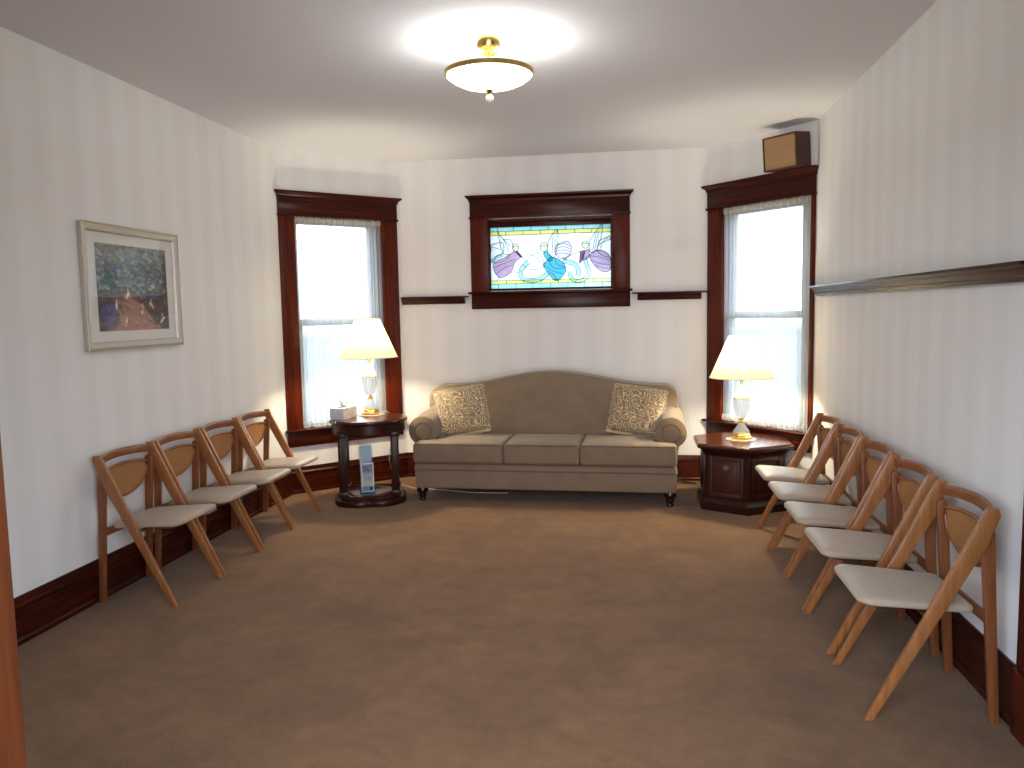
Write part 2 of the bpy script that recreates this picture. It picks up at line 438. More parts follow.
# stained glass picture: outlines given on a 900 x 447 sheet
GX0, GX1, GZ0, GZ1 = SG[0]+.004, SG[1]-.004, SG[2]+.024, SG[3]-.036
def gp(u, v, y):
    s = (u-60)/900; t = (v-(88-30*s))/(447-12*s*0)
    return (GX0+s*(GX1-GX0), y, GZ1-t*(GZ1-GZ0))
def border(v): return 88+v                  # helper: offset down from the slanted top edge
THICK = .36                              # the sheet of opalescent glass behind the painted pieces lets a third of the daylight through
GM = [stained('glass_white', (.93, .95, .93), THICK), stained('glass_teal', (.38, .78, .78), THICK), stained('glass_yellow', (.88, .80, .22), THICK),
      stained('glass_mauve', (.62, .40, .56)), stained('glass_blue', (.10, .55, .72)), stained('glass_pale_blue', (.50, .84, .90)),
      stained('glass_plum', (.25, .10, .18)), stained('glass_pink', (.94, .82, .90)), stained('glass_amber', (.95, .90, .62)), stained('glass_lilac', (.56, .40, .58)),
      stained('glass_opal', (.97, .98, .98))]
pane = MB(); depth = [0.]
def piece(pts, mi, y):
    depth[0] += .000012; y -= depth[0]
    vs = [pane.bm.verts.new(gp(u, v, y)) for u, v in pts]
    f = pane.bm.faces.new(vs); f.material_index = mi
    bmesh.ops.triangulate(pane.bm, faces=[f])
def strip(v0, v1, mi, y=.045):              # a band following the slant of the sheet
    piece([(60, 88+v0), (960, 58+v0), (960, 58+v1), (60, 88+v1)], mi, y)
strip(0, 36, 1); strip(36, 64, 2); strip(64, 388, 0); strip(388, 412, 2); strip(412, 447, 1)
lead = MB()
def line(pts, r=.0028, y=.0395): lead.tube([gp(u, v, y) for u, v in pts], r, 6)
def smooth_pts(pts, n=5):
    out = []
    for i in range(len(pts)-1):
        p0, p1, p2, p3 = pts[max(i-1, 0)], pts[i], pts[i+1], pts[min(i+2, len(pts)-1)]
        for k in range(n):
            t = k/n
            out.append(tuple(.5*((2*p1[c])+(-p0[c]+p2[c])*t+(2*p0[c]-5*p1[c]+4*p2[c]-p3[c])*t*t+(-p0[c]+3*p1[c]-3*p2[c]+p3[c])*t**3) for c in (0, 1)))
    return out+[pts[-1]]
def shape(pts, mi, y=.0435):
    q = smooth_pts(pts+[pts[0]])[:-1]
    piece(q, mi, y); line(q+[q[0]])
def ribbon(pts, wd, mi=5, y=.0438):
    q = smooth_pts(pts, 6); A, B = [], []
    for i, p in enumerate(q):
        a, b = q[max(i-1, 0)], q[min(i+1, len(q)-1)]
        dx, dy = b[0]-a[0], b[1]-a[1]; l = math.hypot(dx, dy) or 1
        A.append((p[0]-dy/l*wd, p[1]+dx/l*wd)); B.append((p[0]+dy/l*wd, p[1]-dx/l*wd))
    for i in range(len(q)-1): piece([A[i], A[i+1], B[i+1], B[i]], mi, y)
    line(A); line(B)
sl = lambda u, v: (u, v-30*(u-60)/900)
for v in (36, 64, 388, 412): line([(60, 88+v), (960, 58+v)], .0026)
line([(60, 88), (960, 58)], .003); line([(60, 535), (960, 505)], .003); line([(61, 88), (61, 535)], .003); line([(959, 58), (959, 505)], .003)
for u in (118, 240, 370, 500, 628, 756, 895): line([sl(u, 88), sl(u, 124)])
for u in (180, 310, 440, 570, 695, 820): line([sl(u, 124), sl(u, 152)])
for u in (180, 310, 440, 570, 700, 830): line([sl(u, 476), sl(u, 500)])
for u in (118, 250, 378, 510, 640, 765, 895): line([sl(u, 500), sl(u, 535)])
# wings
for W in ([(118, 122), (160, 175), (215, 180), (240, 260), (190, 285), (150, 260)], [(68, 215), (150, 200), (165, 240), (150, 285), (110, 300), (64, 340)],
          [(505, 180), (555, 108), (572, 165), (550, 285), (515, 300), (490, 250)], [(805, 180), (895, 68), (890, 150), (850, 255), (805, 260)],
          [(870, 185), (955, 150), (950, 175), (890, 205), (885, 250), (860, 250)]):
    shape(W, 10)
for l_ in ([(130, 140), (175, 200), (200, 270)], [(160, 175), (215, 230)], [(70, 230), (140, 250)], [(535, 150), (525, 280)], [(550, 170), (545, 270)], [(850, 140), (825, 255)], [(870, 120), (840, 250)], [(940, 160), (870, 215)]):
    line(smooth_pts(l_), .0022)
shape([(560, 215), (640, 187), (672, 240), (650, 290), (590, 312), (548, 270)], 7)
for k in range(4): line(smooth_pts([(556, 222+k*20), (610, 205+k*22), (668, 225+k*20)]), .0022)
# gowns
shape([(245, 262), (290, 300), (245, 340), (215, 410), (125, 452), (80, 355), (180, 300)], 3)
for l_ in ([(240, 320), (160, 350), (88, 380)], [(225, 360), (160, 385), (105, 425)], [(215, 290), (160, 330), (84, 350)]): line(smooth_pts(l_), .0023)
shape([(262, 258), (300, 298), (288, 302), (256, 270)], 6)
shape([(455, 360), (505, 308), (545, 305), (600, 335), (628, 380), (612, 425), (555, 470), (500, 425)], 4)
shape([(470, 264), (492, 272), (532, 312), (502, 330), (462, 285)], 4)
for l_ in ([(500, 330), (540, 380), (625, 375)], [(470, 365), (530, 400), (605, 420)], [(490, 400), (540, 430), (560, 465)], [(545, 305), (560, 350), (620, 370)]): line(smooth_pts(l_), .0023)
shape([(795, 290), (850, 250), (920, 262), (956, 310), (950, 390), (895, 400), (835, 355)], 9)
for l_ in ([(800, 290), (870, 300), (950, 320)], [(815, 320), (880, 345), (952, 350)], [(840, 355), (895, 375), (948, 378)], [(850, 252), (900, 290), (955, 300)]): line(smooth_pts(l_), .0023)
shape([(770, 255), (800, 245), (795, 300), (750, 320)], 3)
shape([(735, 262), (770, 255), (748, 322), (728, 340)], 6)
# heads, hair, arms
for hx, hy, a, b in ((252, 235, 24, 27), (466, 230, 28, 34), (772, 212, 26, 26)):
    shape([(hx+a*math.cos(t), hy+b*math.sin(t)) for t in [k*2*PI/7 for k in range(7)]], 8, .0432)
    line(smooth_pts([(hx-a, hy), (hx, hy-10), (hx+a, hy-4)]), .0022)
for l_ in ([(300, 300), (330, 330), (360, 300), (420, 270)], [(330, 275), (400, 300), (440, 340), (480, 350)], [(300, 350), (350, 390), (430, 385), (470, 360)], [(395, 255), (430, 280), (470, 345)],
           [(600, 330), (660, 290), (735, 262)], [(690, 255), (740, 262)], [(640, 320), (600, 300)], [(215, 415), (270, 412), (300, 395)], [(125, 452), (105, 480)]):
    line(smooth_pts(l_), .0022)
# ribbons
ribbon([(350, 335), (292, 395), (300, 452), (370, 470), (440, 455), (495, 410)], 15)
ribbon([(605, 330), (680, 345), (720, 390), (712, 438)], 15)
ribbon([(765, 300), (785, 370), (800, 415), (755, 460), (700, 470), (662, 440), (660, 400)], 13)
ribbon([(66, 340), (110, 305), (160, 285)], 10)
pane.build('stained_glass', GM, w2, recalc=False)
lead.build('lead_line', plain('dark_lead', (.03, .03, .035), .5, .4), w2)

# ------------------------------------------------------------------ curtains
def curtain(F, x0, x1, z0, z1, label):
    P, a, ln = F
    ph = [random.uniform(0, 6.28) for _ in range(6)]
    n = 300
    def fold(u, k=1.):
        x = u*(x1-x0)
        return k*(.0055*math.sin(2*PI*x/.031+1.3*math.sin(x*9+ph[0])+ph[1])+.004*math.sin(2*PI*x/.019+ph[2]+1.5*math.sin(x*14))+.002*math.sin(2*PI*x/.07+ph[3]))
    yc = -.004
    o = MB().grid(n, 20, lambda u, v: (x0+u*(x1-x0), yc+fold(u, .75+.25*math.cos(2*PI*v)), z0+.045+v*(z1-z0-.085))).build('sheer_curtain', SHEER, loc=P, rotz=a, recalc=False)
    def ruf(za, zb, ragged):
        m = MB()
        jag = [random.uniform(-.009, .009) for _ in range(61)]
        def fn(u, v):
            j = jag[int(u*60)]*(1-(u*60) % 1)+jag[min(60, int(u*60)+1)]*((u*60) % 1)
            return (x0+u*(x1-x0), yc-.004+fold(u, 1.2+abs(v-.5)*1.6)-.006*math.sin(PI*v), za+(zb-za+j*1)*v if zb > za else za+(zb-za+j)*v)
        return m.grid(n, 8, fn)
    ruf(z1-.05, z1, 1).build('header_ruffle', RUFFLE, o, recalc=False)
    ruf(z0+.055, z0, 1).build('hem_ruffle', RUFFLE, o, recalc=False)
    rod = plain('white_rod', (.8, .8, .78), .4) if 'white_rod' not in bpy.data.materials else bpy.data.materials['white_rod']
    MB().tube([(x0-.004, yc, z1-.022), (x1+.004, yc, z1-.022)], .004, 8).build('rod', rod, o)
    MB().tube([(x0-.004, yc, z0+.03), (x1+.004, yc, z0+.03)], .004, 8).build('rod', rod, o)
    return tag(o, label, 'curtain', 'sheer window curtains')
curtain(F_DL, HL[0]+.008, HL[1]-.008, .534, 2.242, 'white gathered sheer curtain on the left window behind the oval table')
curtain(F_DR, HR[0]+.008, HR[1]-.008, .534, 2.242, 'white gathered sheer curtain on the right window below the wall speaker')

# ------------------------------------------------------------------ doors in the foreground
d1 = tag(empty('door_1', (-.853, YF, 0)), 'brown wood casing of the doorway at the left edge of the picture', 'door casing', kind='structure')
MB().box(-.125, .012, 0, .028, 0, 2.12).build('side_casing', JAMB, d1, bevel=.004)
MB().box(-.005, .018, -.135, .0, 0, 2.12).build('jamb', JAMB, d1, bevel=.003)
MB().box(.0, 1.478, -.135, .0, 2.10, 2.12).build('head_jamb', JAMB, d1)
MB().box(1.46, 1.483, -.135, .0, 0, 2.12).build('jamb', JAMB, d1, bevel=.003)
MB().box(-.125, 1.603, .0, .03, 2.12, 2.26).build('head_casing', JAMB, d1, bevel=.004)
MB().box(1.463, 1.603, .0, .028, 0, 2.12).build('side_casing', JAMB, d1, bevel=.004)
d2 = tag(empty('door_2', (XR, YD, 0)), 'dark mahogany door casing on the right wall at the picture edge', 'door casing', kind='structure')
MB().box(-.026, 0, -.13, 0, .23, 2.2).build('side_casing', MAHZ, d2, bevel=.004)
MB().box(-.036, 0, -.135, 0.002, 0, .23).build('plinth_block', MAHZ, d2, bevel=.004)
MB().box(-.03, 0, -1.0, 0, 2.2, 2.34).build('head_casing', MAHX, d2, bevel=.004)
MB().box(-.026, 0, -1.0, -.87, 0, 2.2).build('side_casing', MAHZ, d2, bevel=.004)
dd = MB(); dd.box(-.012, 0, -.87, -.13, 0, 2.2)
for zz in ((.2, .95), (1.1, 2.05)): dd.box(-.018, -.012, -.76, -.24, *zz)
dd.build('door_panel', MAHZ, d2, bevel=.003)

# ------------------------------------------------------------------ folding chairs
def make_chair():
    root = empty('folding_chair')
    for s in (-1, 1):
        y0, y1 = s*.208, s*.230
        pts = [(.472, 0), (.096, .768), (.060, .768), (.054, .745), (.092, .640), (.442, 0)]
        MB().prism(pts, min(y0, y1), max(y0, y1), 'y').build('front_leg', OAKZ, root, bevel=.004)
        y0, y1 = s*.185, s*.207
        top = [(.082+.021*math.cos(t), .678+.022*math.sin(t)) for t in [k*PI/8 for k in range(9)]]
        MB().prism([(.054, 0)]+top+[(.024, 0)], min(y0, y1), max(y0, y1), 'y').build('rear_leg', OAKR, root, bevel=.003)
    # top rail bowed towards the wall and arched
    def rail(u, v):
        t = 2*u-1; y = t*.212; x = .076-.040*(1-t*t); z = .728+.010*(1-t*t); a = 2*PI*v
        return (x+.009*max(-1, min(1, 1.4*math.cos(a))), y, z+.021*max(-1, min(1, 1.3*math.sin(a)))+.007)
    m = MB(); V = []
    m.grid(16, 12, rail)
    bmesh.ops.remove_doubles(m.bm, verts=m.bm.verts[:], dist=1e-5)
    m.build('top_rail', OAKY, root, smooth=50)
    # half moon back panel
    hw, zt, dep = .178, .672, .156
    def bow(y): return .078-.026*(1-(y/.18)**2)
    rim = []
    for k in range(15):
        y = -hw+2*hw*k/14; rim.append((y, zt+.014*(1-(y/hw)**2)))
    for k in range(1, 24):
        t = PI*k/24; c, s_ = math.cos(t), math.sin(t)
        rim.append((hw*math.copysign(abs(c)**.9, c), zt-dep*s_**.85))
    MB().tube([(bow(y), y, z) for y, z in rim], .0085, 8, closed=True).build('back_frame', OAKY, root, smooth=60)
    def cn(u, v):
        y = (2*u-1)*(hw-.006); top = zt+.014*(1-(y/hw)**2)
        c = min(1, abs(y)/hw); bot = zt-dep*(math.sqrt(max(0, 1-c**(2/.9)))**.85)
        return (bow(y), y, bot+(top-bot)*v)
    m = MB(); m.grid(24, 10, cn); c = m.build('cane_panel', CANE, root, recalc=False)
    so = c.modifiers.new('thick', 'SOLIDIFY'); so.thickness = .004; so.offset = 0
    # padded seat
    def rr(x0, x1, hy0, hy1, r, n=6):
        cs = [(x1-r, hy1-r, 0), (x0+r*.7, hy0-r*.7, 90), (x0+r*.7, -hy0+r*.7, 180), (x1-r, -hy1+r, 270)]
        out = []
        for i, (cx, cy, a) in enumerate(cs):
            q = r if i in (0, 3) else r*.7
            for k in range(n+1): out.append((cx+q*math.cos(R(a+90*k/n)), cy+q*math.sin(R(a+90*k/n))))
        return out
    out = rr(.100, .488, .178, .196, .045)
    m = MB(); cx, cy = .294, 0
    rings = []
    for sc, z in [(.955, .402), (.99, .405), (1., .413), (.992, .422), (.955, .429), (.80, .434), (.5, .437)]:
        rings.append([m.bm.verts.new((cx+(x-cx)*sc, y*sc, z+(x-.42)*.062)) for x, y in out])
    n = len(out)
    for a, b in zip(rings, rings[1:]):
        for i in range(n): m.bm.faces.new([a[i], a[(i+1) % n], b[(i+1) % n], b[i]])
    m.bm.faces.new(rings[0][::-1]); m.bm.faces.new(rings[-1])
    m.build('seat', VINYL, root, smooth=60)
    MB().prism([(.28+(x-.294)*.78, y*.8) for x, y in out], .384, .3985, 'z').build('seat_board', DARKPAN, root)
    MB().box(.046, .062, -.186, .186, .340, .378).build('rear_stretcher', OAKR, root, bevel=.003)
    MB().tube([(.272, -.212, .380), (.272, .212, .380)], .008, 10).build('seat_rod', OLDBRASS, root)
    return root
chair0 = make_chair(); first = [True]
def chair(x, y, rz, label, group):
    c = chair0 if first[0] else copy_thing(chair0); first[0] = False
    c.location = (x, y, 0); c.rotation_euler.z = rz
    return tag(c, label, 'chair', group)
GL, GR = 'folding chairs along the left wall', 'folding chairs along the right wall'
for y, dr, lb in [(3.74, 0, 'cane backed folding chair nearest the camera in the left wall row'),
              (4.215, 0, 'second cane backed folding chair from the camera in the left wall row'),
              (4.695, 0, 'third cane backed folding chair from the camera in the left wall row'),
              (5.165, -.4, 'last cane backed folding chair of the left wall row, beside the left window')]:
    chair(XL+.004, y, R(dr), lb, GL)
for y, dr, lb in [(3.003, 0, 'cane backed folding chair nearest the camera in the right wall row'),
              (3.54, .3, 'second cane backed folding chair from the camera in the right wall row'),
              (4.03, 0, 'middle cane backed folding chair of the five along the right wall'),
              (4.515, 0, 'fourth cane backed folding chair from the camera in the right wall row'),
              (4.995, 0, 'farthest cane backed folding chair of the right wall row, beside the hexagonal table')]:
    chair(1.279, y, PI+R(dr), lb, GR)

# ------------------------------------------------------------------ sofa
SX = -.662
sofa = tag(empty('sofa', (SX+.006, 6.115, 0), R(-1.3)), 'taupe camelback three seat sofa with rolled arms under the stained glass window', 'sofa')
def sp(m): 
    bmesh.ops.translate(m.bm, verts=m.bm.verts[:], vec=(0, -6.12, 0)); return m
# local x from sofa centre, y in world minus 6.12
m = MB().box(-.992, .992, 5.735, 6.50, .105, .300)
sp(m).build('base', SOFA, sofa, bevel=.016, segs=3)
m = MB().tube([(-.995, 6.3, .252), (-.995, 5.76, .252), (-.985, 5.734, .252), (.985, 5.734, .252), (.995, 5.76, .252), (.995, 6.3, .252)], .006, 6)
sp(m).build('base_piping', PIPING, sofa)
def cushion(outl, z0, z1, crown, parent):
    """soft box from an outline (x,y): bevelled prism with a domed top"""
    m = MB(); cx = sum(p[0] for p in outl)/len(outl); cy = sum(p[1] for p in outl)/len(outl)
    m.prism(outl, z0, z1, 'z')
    bmesh.ops.recalc_face_normals(m.bm, faces=m.bm.faces[:])
    bmesh.ops.bevel(m.bm, geom=m.bm.edges[:], offset=.026, segments=4, profile=.5, affect='EDGES', clamp_overlap=True)
    top = [f for f in m.bm.faces if f.normal.z > .99 and f.calc_center_median().z > z1-.002]
    bmesh.ops.triangulate(m.bm, faces=top)
    top = [f for f in m.bm.faces if f.normal.z > .99 and f.calc_center_median().z > z1-.002]
    ed = list({e for f in top for e in f.edges})
    bmesh.ops.subdivide_edges(m.bm, edges=ed, cuts=3, use_grid_fill=True)
    xs = [p[0] for p in outl]; ys = [p[1] for p in outl]
    for v in m.bm.verts:
        if v.co.z > z1-.002:
            u = (v.co.x-min(xs))/(max(xs)-min(xs)); w_ = (v.co.y-min(ys))/(max(ys)-min(ys))
            v.co.z += crown*(max(0, math.sin(PI*u))*max(0, math.sin(PI*min(1, w_*1.1))))**.6
    return m
AI = .848                               # inner face of the arms
for i, ol in enumerate([[(-.995, 5.705), (-.292, 5.705), (-.292, 6.25), (-AI, 6.25), (-AI, 5.852), (-.995, 5.852)],
                        [(-.288, 5.705), (.284, 5.705), (.284, 6.25), (-.288, 6.25)],
                        [(.288, 5.705), (.995, 5.705), (.995, 5.852), (AI, 5.852), (AI, 6.25), (.288, 6.25)]]):
    c = sp(cushion(ol, .306, .458, .022, sofa)).build('seat_cushion', SOFA, sofa, smooth=60, recalc=False)
    xs = [p[0] for p in ol]
    for zz in (.452,):
        q = MB().tube([(min(xs)+.014, 5.7105, zz+.0005), (max(xs)-.014, 5.7105, zz+.0005)], .0055, 6)
        sp(q).build('piping', PIPING, c)
# camel back
def zt(x):
    u = min(1, abs(x)/.93); return .846+.108*(.5+.5*math.cos(PI*u))**1.2
ol = [(-1.02, .30), (-1.02, .73)]+[(-1.02+.075*(1-math.cos(t)), .735+.10*math.sin(t)) for t in [R(15*k) for k in range(1, 6)]]
xs = [-.93+1.86*k/30 for k in range(31)]
top = [(x, zt(x)) for x in xs]
ol2 = ol+top+[(-x, z) for x, z in reversed(ol)]
m = MB(); rings = []
def yy(z): return 6.245+(z-.45)*.20
cxx, czz = 0, .62
for sc, dy in [(.990, .0), (.995, .002), (.999, .008), (1., .018), (1., .05), (1., .19), (.985, .225), (.96, .235)]:
    rings.append([m.bm.verts.new((x*(1-(1-sc)*.9), yy(z)+dy-.012*(0), czz+(z-czz)*(1-(1-sc)*1.4))) for x, z in ol2])
n = len(ol2)
for a, b in zip(rings, rings[1:]):
    for i in range(n): m.bm.faces.new([a[i], a[(i+1) % n], b[(i+1) % n], b[i]])
# front face: columns between the outline's left and right halves, slightly padded
def face_fill(ring):
    h = n//2
    prev = None
    for i in range(h):
        a, b = ring[i], ring[n-1-i]
        row = [a]
        for k in range(1, 12):
            t = k/12; p = a.co.lerp(b.co, t); p.y -= .018*math.sin(PI*t)**.5*min(1, i/6)
            row.append(m.bm.verts.new(p))
        row.append(b)
        if prev:
            for k in range(12): m.bm.faces.new([prev[k], prev[k+1], row[k+1], row[k]])
        prev = row
m.bm.faces.new(rings[0][::-1])
m.bm.faces.new(rings[-1])
sp(m).build('backrest', SOFA, sofa, smooth=50)
# rolled arms
for s in (-1, 1):
    cx, cz, rad = s*.955, .532, .118
    m = MB()
    pr = []
    for k in range(25):
        t = R(-60+300*k/24) if s > 0 else R(240-300*k/24)
        pr.append((cx+rad*math.cos(t), cz+rad*math.sin(t)))
    o_ = [(s*.985, .30)]+pr+[(s*AI, .44), (s*AI, .30)]
    def soft(y0, y1):
        rr_ = []
        for sc, y in [(.93, y0), (.975, y0+.005), (1., y0+.018), (1., y1)]:
            rr_.append([m.bm.verts.new((cx+(x-cx)*sc if z > .41 else x, y, (cz+(z-cz)*sc if z > .41 else z)+(.04 if y > 6.3 and z > .41 else 0))) for x, z in o_])
        k = len(o_)
        for a, b in zip(rr_, rr_[1:]):
            for i in range(k): m.bm.faces.new([a[i], a[(i+1) % k], b[(i+1) % k], b[i]])
        m.bm.faces.new(rr_[0][::-1]); m.bm.faces.new(rr_[-1])
    soft(5.862, 6.43)
    arm = sp(m).build('arm', SOFA, sofa, smooth=50)
    ring = [(cx+.068*math.cos(t), 5.860, cz-.002+.068*math.sin(t)) for t in [k*2*PI/28 for k in range(28)]]
    sp(MB().tube(ring, .006, 6, closed=True)).build('arm_front_piping', PIPING, arm)
    q = MB(); rg = []
    for r_, y in [(.066, 5.862), (.058, 5.855), (.03, 5.851)]:
        rg.append([q.bm.verts.new((cx+r_*math.cos(t), y, cz-.002+r_*math.sin(t))) for t in [k*2*PI/28 for k in range(28)]])
    for a, b in zip(rg, rg[1:]):
        for i in range(28): q.bm.faces.new([a[i], a[(i+1) % 28], b[(i+1) % 28], b[i]])
    q.bm.faces.new(rg[-1])
    sp(q).build('arm_front_panel', SOFA, arm)
LEGD = plain('dark_turned_leg', S(40, 18, 12), .25)
for x in (-.945, .945):
    for y in (5.785, 6.43):
        prof = [(.024, 0), (.027, .012), (.021, .022), (.025, .032), (.033, .045), (.025, .056), (.042, .068), (.044, .088), (.038, .107)]
        sp(MB().lathe(prof, 20, x, y)).build('leg', LEGD, sofa, smooth=60)

# pillows
def pillow(x, y, z, roll, yaw, label):
    w, h, th = .203, .186, .062
    def f(sg):
        def fn(u, v):
            a, b = 2*u-1, 2*v-1
            k = (max(0, 1-a*a)*max(0, 1-b*b))**.42
            pin = 1-.07*(1-abs(a*b))*0
            ex = 1-.05*(1-a*a)*0-.06*(1-b*b)*abs(a)**3*0
            xx = w*a*(1-.045*(1-abs(b))*abs(a)**2); zz = h*b*(1-.045*(1-abs(a))*abs(b)**2)
            return (xx, sg*th*k, zz)
        return fn
    m = MB(); m.grid(20, 20, f(1)); m.grid(20, 20, f(-1))
    bmesh.ops.remove_doubles(m.bm, verts=m.bm.verts[:], dist=1e-4)
    o = m.build('throw_pillow', PAISLEY, smooth=80)
    o.rotation_euler = (Matrix.Rotation(yaw, 3, 'Z') @ Matrix.Rotation(R(-17), 3, 'X') @ Matrix.Rotation(roll, 3, 'Y')).to_euler()
    o.location = (x, y, z)
    q = MB(); rnd = random.Random(3)
    def edge(a, b, ks, r, droop):
        for i in range(ks):
            t = (i+.5)/ks
            p = Vector(a).lerp(Vector(b), t); d = Vector((p.x, 0, p.z)).normalized()
            e = p+d*droop+Vector((rnd.uniform(-.008, .008), rnd.uniform(-.008, .008), 0))
            q.tube([p-d*.004, p+d*droop*.5+Vector((0, rnd.uniform(-.004, .004), 0)), e], [r, r*1.1, r*.8], 5)
    edge((-w, 0, -h), (w, 0, -h), 30, .0045, .020); edge((-w, 0, h), (w, 0, h), 30, .0035, .008)
    edge((-w, 0, -h), (-w, 0, h), 28, .0035, .008); edge((w, 0, -h), (w, 0, h), 28, .0035, .008)
    q.build('fringe', FRINGE, o, smooth=80)
    return tag(o, label, 'pillow', 'paisley throw pillows on the sofa')
pillow(-1.350, 6.10, .664, R(-9), R(8), 'tan paisley fringed pillow leaning on the left end of the sofa')
pillow(.046, 6.10, .666, R(8), R(-8), 'tan paisley fringed pillow leaning on the right end of the sofa')

# ------------------------------------------------------------------ left oval table
TX, TY = -2.02, 5.775
ta = tag(empty('side_table', (TX, TY, 0), R(17)), 'dark oval end table with column legs and a low shelf beside the left sofa arm', 'table')
A_, B_ = .302, .278
MB().lathe([(.95, .622), (.985, .628), (1., .636), (1., .645), (.985, .652), (.93, .654)], 64, 0, 0, A_, B_).build('tabletop', TBLTOP, ta, smooth=40)
MB().lathe([(.90, .545), (.93, .552), (.93, .618), (.96, .624)], 64, 0, 0, A_, B_).build('apron', TBL, ta, smooth=40)
def quat(t, z): return 1-.09*(math.cos(4*(t-PI/4))*-.5+.5)**1.0
def foot_r(t, z):
    k = abs(math.cos(2*t))
    return 1-.16*(1-abs(math.sin(2*t)))**1.2
MB().lathe([(.99, .0), (1., .012), (1., .036), (.96, .050), (.90, .056)], 96, 0, 0, A_*1.0, B_*1.0, flute=foot_r).build('plinth', TBL, ta, smooth=40)
MB().lathe([(.88, .054), (.88, .074), (.85, .080)], 96, 0, 0, A_, B_, flute=foot_r).build('shelf', TBLTOP, ta, smooth=40)
for sx in (-1, 1):
    for sy in (-1, 1):
        cx, cy = sx*.196, sy*.160
        m = MB()
        m.box(cx-.030, cx+.030, cy-.030, cy+.030, .07, .56)
        for dx in (-.014, .014): m.box(cx+dx-.008, cx+dx+.008, cy-.034, cy+.034, .12, .52)
        m.box(cx-.037, cx+.037, cy-.037, cy+.037, .07, .11); m.box(cx-.037, cx+.037, cy-.037, cy+.037, .525, .56)
        m.build('leg', TBL, ta, bevel=.003)

# ------------------------------------------------------------------ right hexagonal cabinet table
hx = tag(empty('side_table', (.803, 5.868, 0)), 'dark hexagonal cabinet end table with a panelled door beside the right sofa arm', 'table')
def hexa(r): return [(r*math.cos(R(-90+60*k)), r*math.sin(R(-90+60*k))) for k in range(6)]
def hexl(prof, name, mt, bev=0):
    m = MB(); rings = [[m.bm.verts.new((x, y, z)) for x, y in hexa(r)] for r, z in prof]
    for a, b in zip(rings, rings[1:]):
        for i in range(6): m.bm.faces.new([a[i], a[(i+1) % 6], b[(i+1) % 6], b[i]])
    m.bm.faces.new(rings[0][::-1]); m.bm.faces.new(rings[-1])
    return m.build(name, mt, hx, smooth=25)
hexl([(.35, 0), (.35, .055), (.335, .068), (.325, .085)], 'plinth', TBL)
hexl([(.315, .083), (.315, .44)], 'body', TBL)
hexl([(.318, .40), (.335, .425), (.352, .440), (.352, .446)], 'cornice', TBL)
hexl([(.368, .446), (.384, .454), (.388, .466), (.384, .476), (.370, .484)], 'tabletop', TBLTOP)
for k in range(6):                      # panelled sides; the one facing the sofa side of the room is the door
    a = R(-60+60*k-60); ap = .315*math.cos(PI/6)
    M_ = Matrix.Rotation(a+PI/2, 4, 'Z')
    m = MB(); W2 = .128
    for (x0, x1, z0, z1) in ((-W2, -W2+.028, .105, .395), (W2-.028, W2, .105, .395), (-W2+.028, W2-.028, .105, .135), (-W2+.028, W2-.028, .365, .395)):
        m.box(x0, x1, -ap-.012, -ap+.004, z0, z1, M_)
    if k == 0:
        m.box(-W2+.028, W2-.028, -ap-.004, -ap+.004, .135, .365, M_)
        m.box(-W2+.05, W2-.05, -ap-.010, -ap, .16, .34, M_)
    side = m.build('door' if k == 0 else 'side_panel', TBLPANEL if k == 0 else TBL, hx, bevel=.003)
    if k == 0:
        q = MB(); 
        prof = [(.022, 0), (.024, .003), (.010, .006), (.008, .012), (.014, .018), (.012, .024), (.004, .027)]
        q.lathe(prof, 20)
        Mk = M_ @ Matrix.Translation((0, -ap-.009, .318)) @ Matrix.Rotation(PI/2, 4, 'X')
        bmesh.ops.transform(q.bm, matrix=Mk, verts=q.bm.verts[:])
        q.build('knob', DARKBRASS, side, smooth=50)
        q = MB(); q.tube([M_ @ Vector((x, -ap-.018-.004*math.sin(PI*(x+.02)/.04), .312-.026*math.sin(PI*(x+.02)/.04))) for x in [-.02+.004*i for i in range(11)]], .0025, 6)
        q.build('drop_pull', DARKBRASS, side)

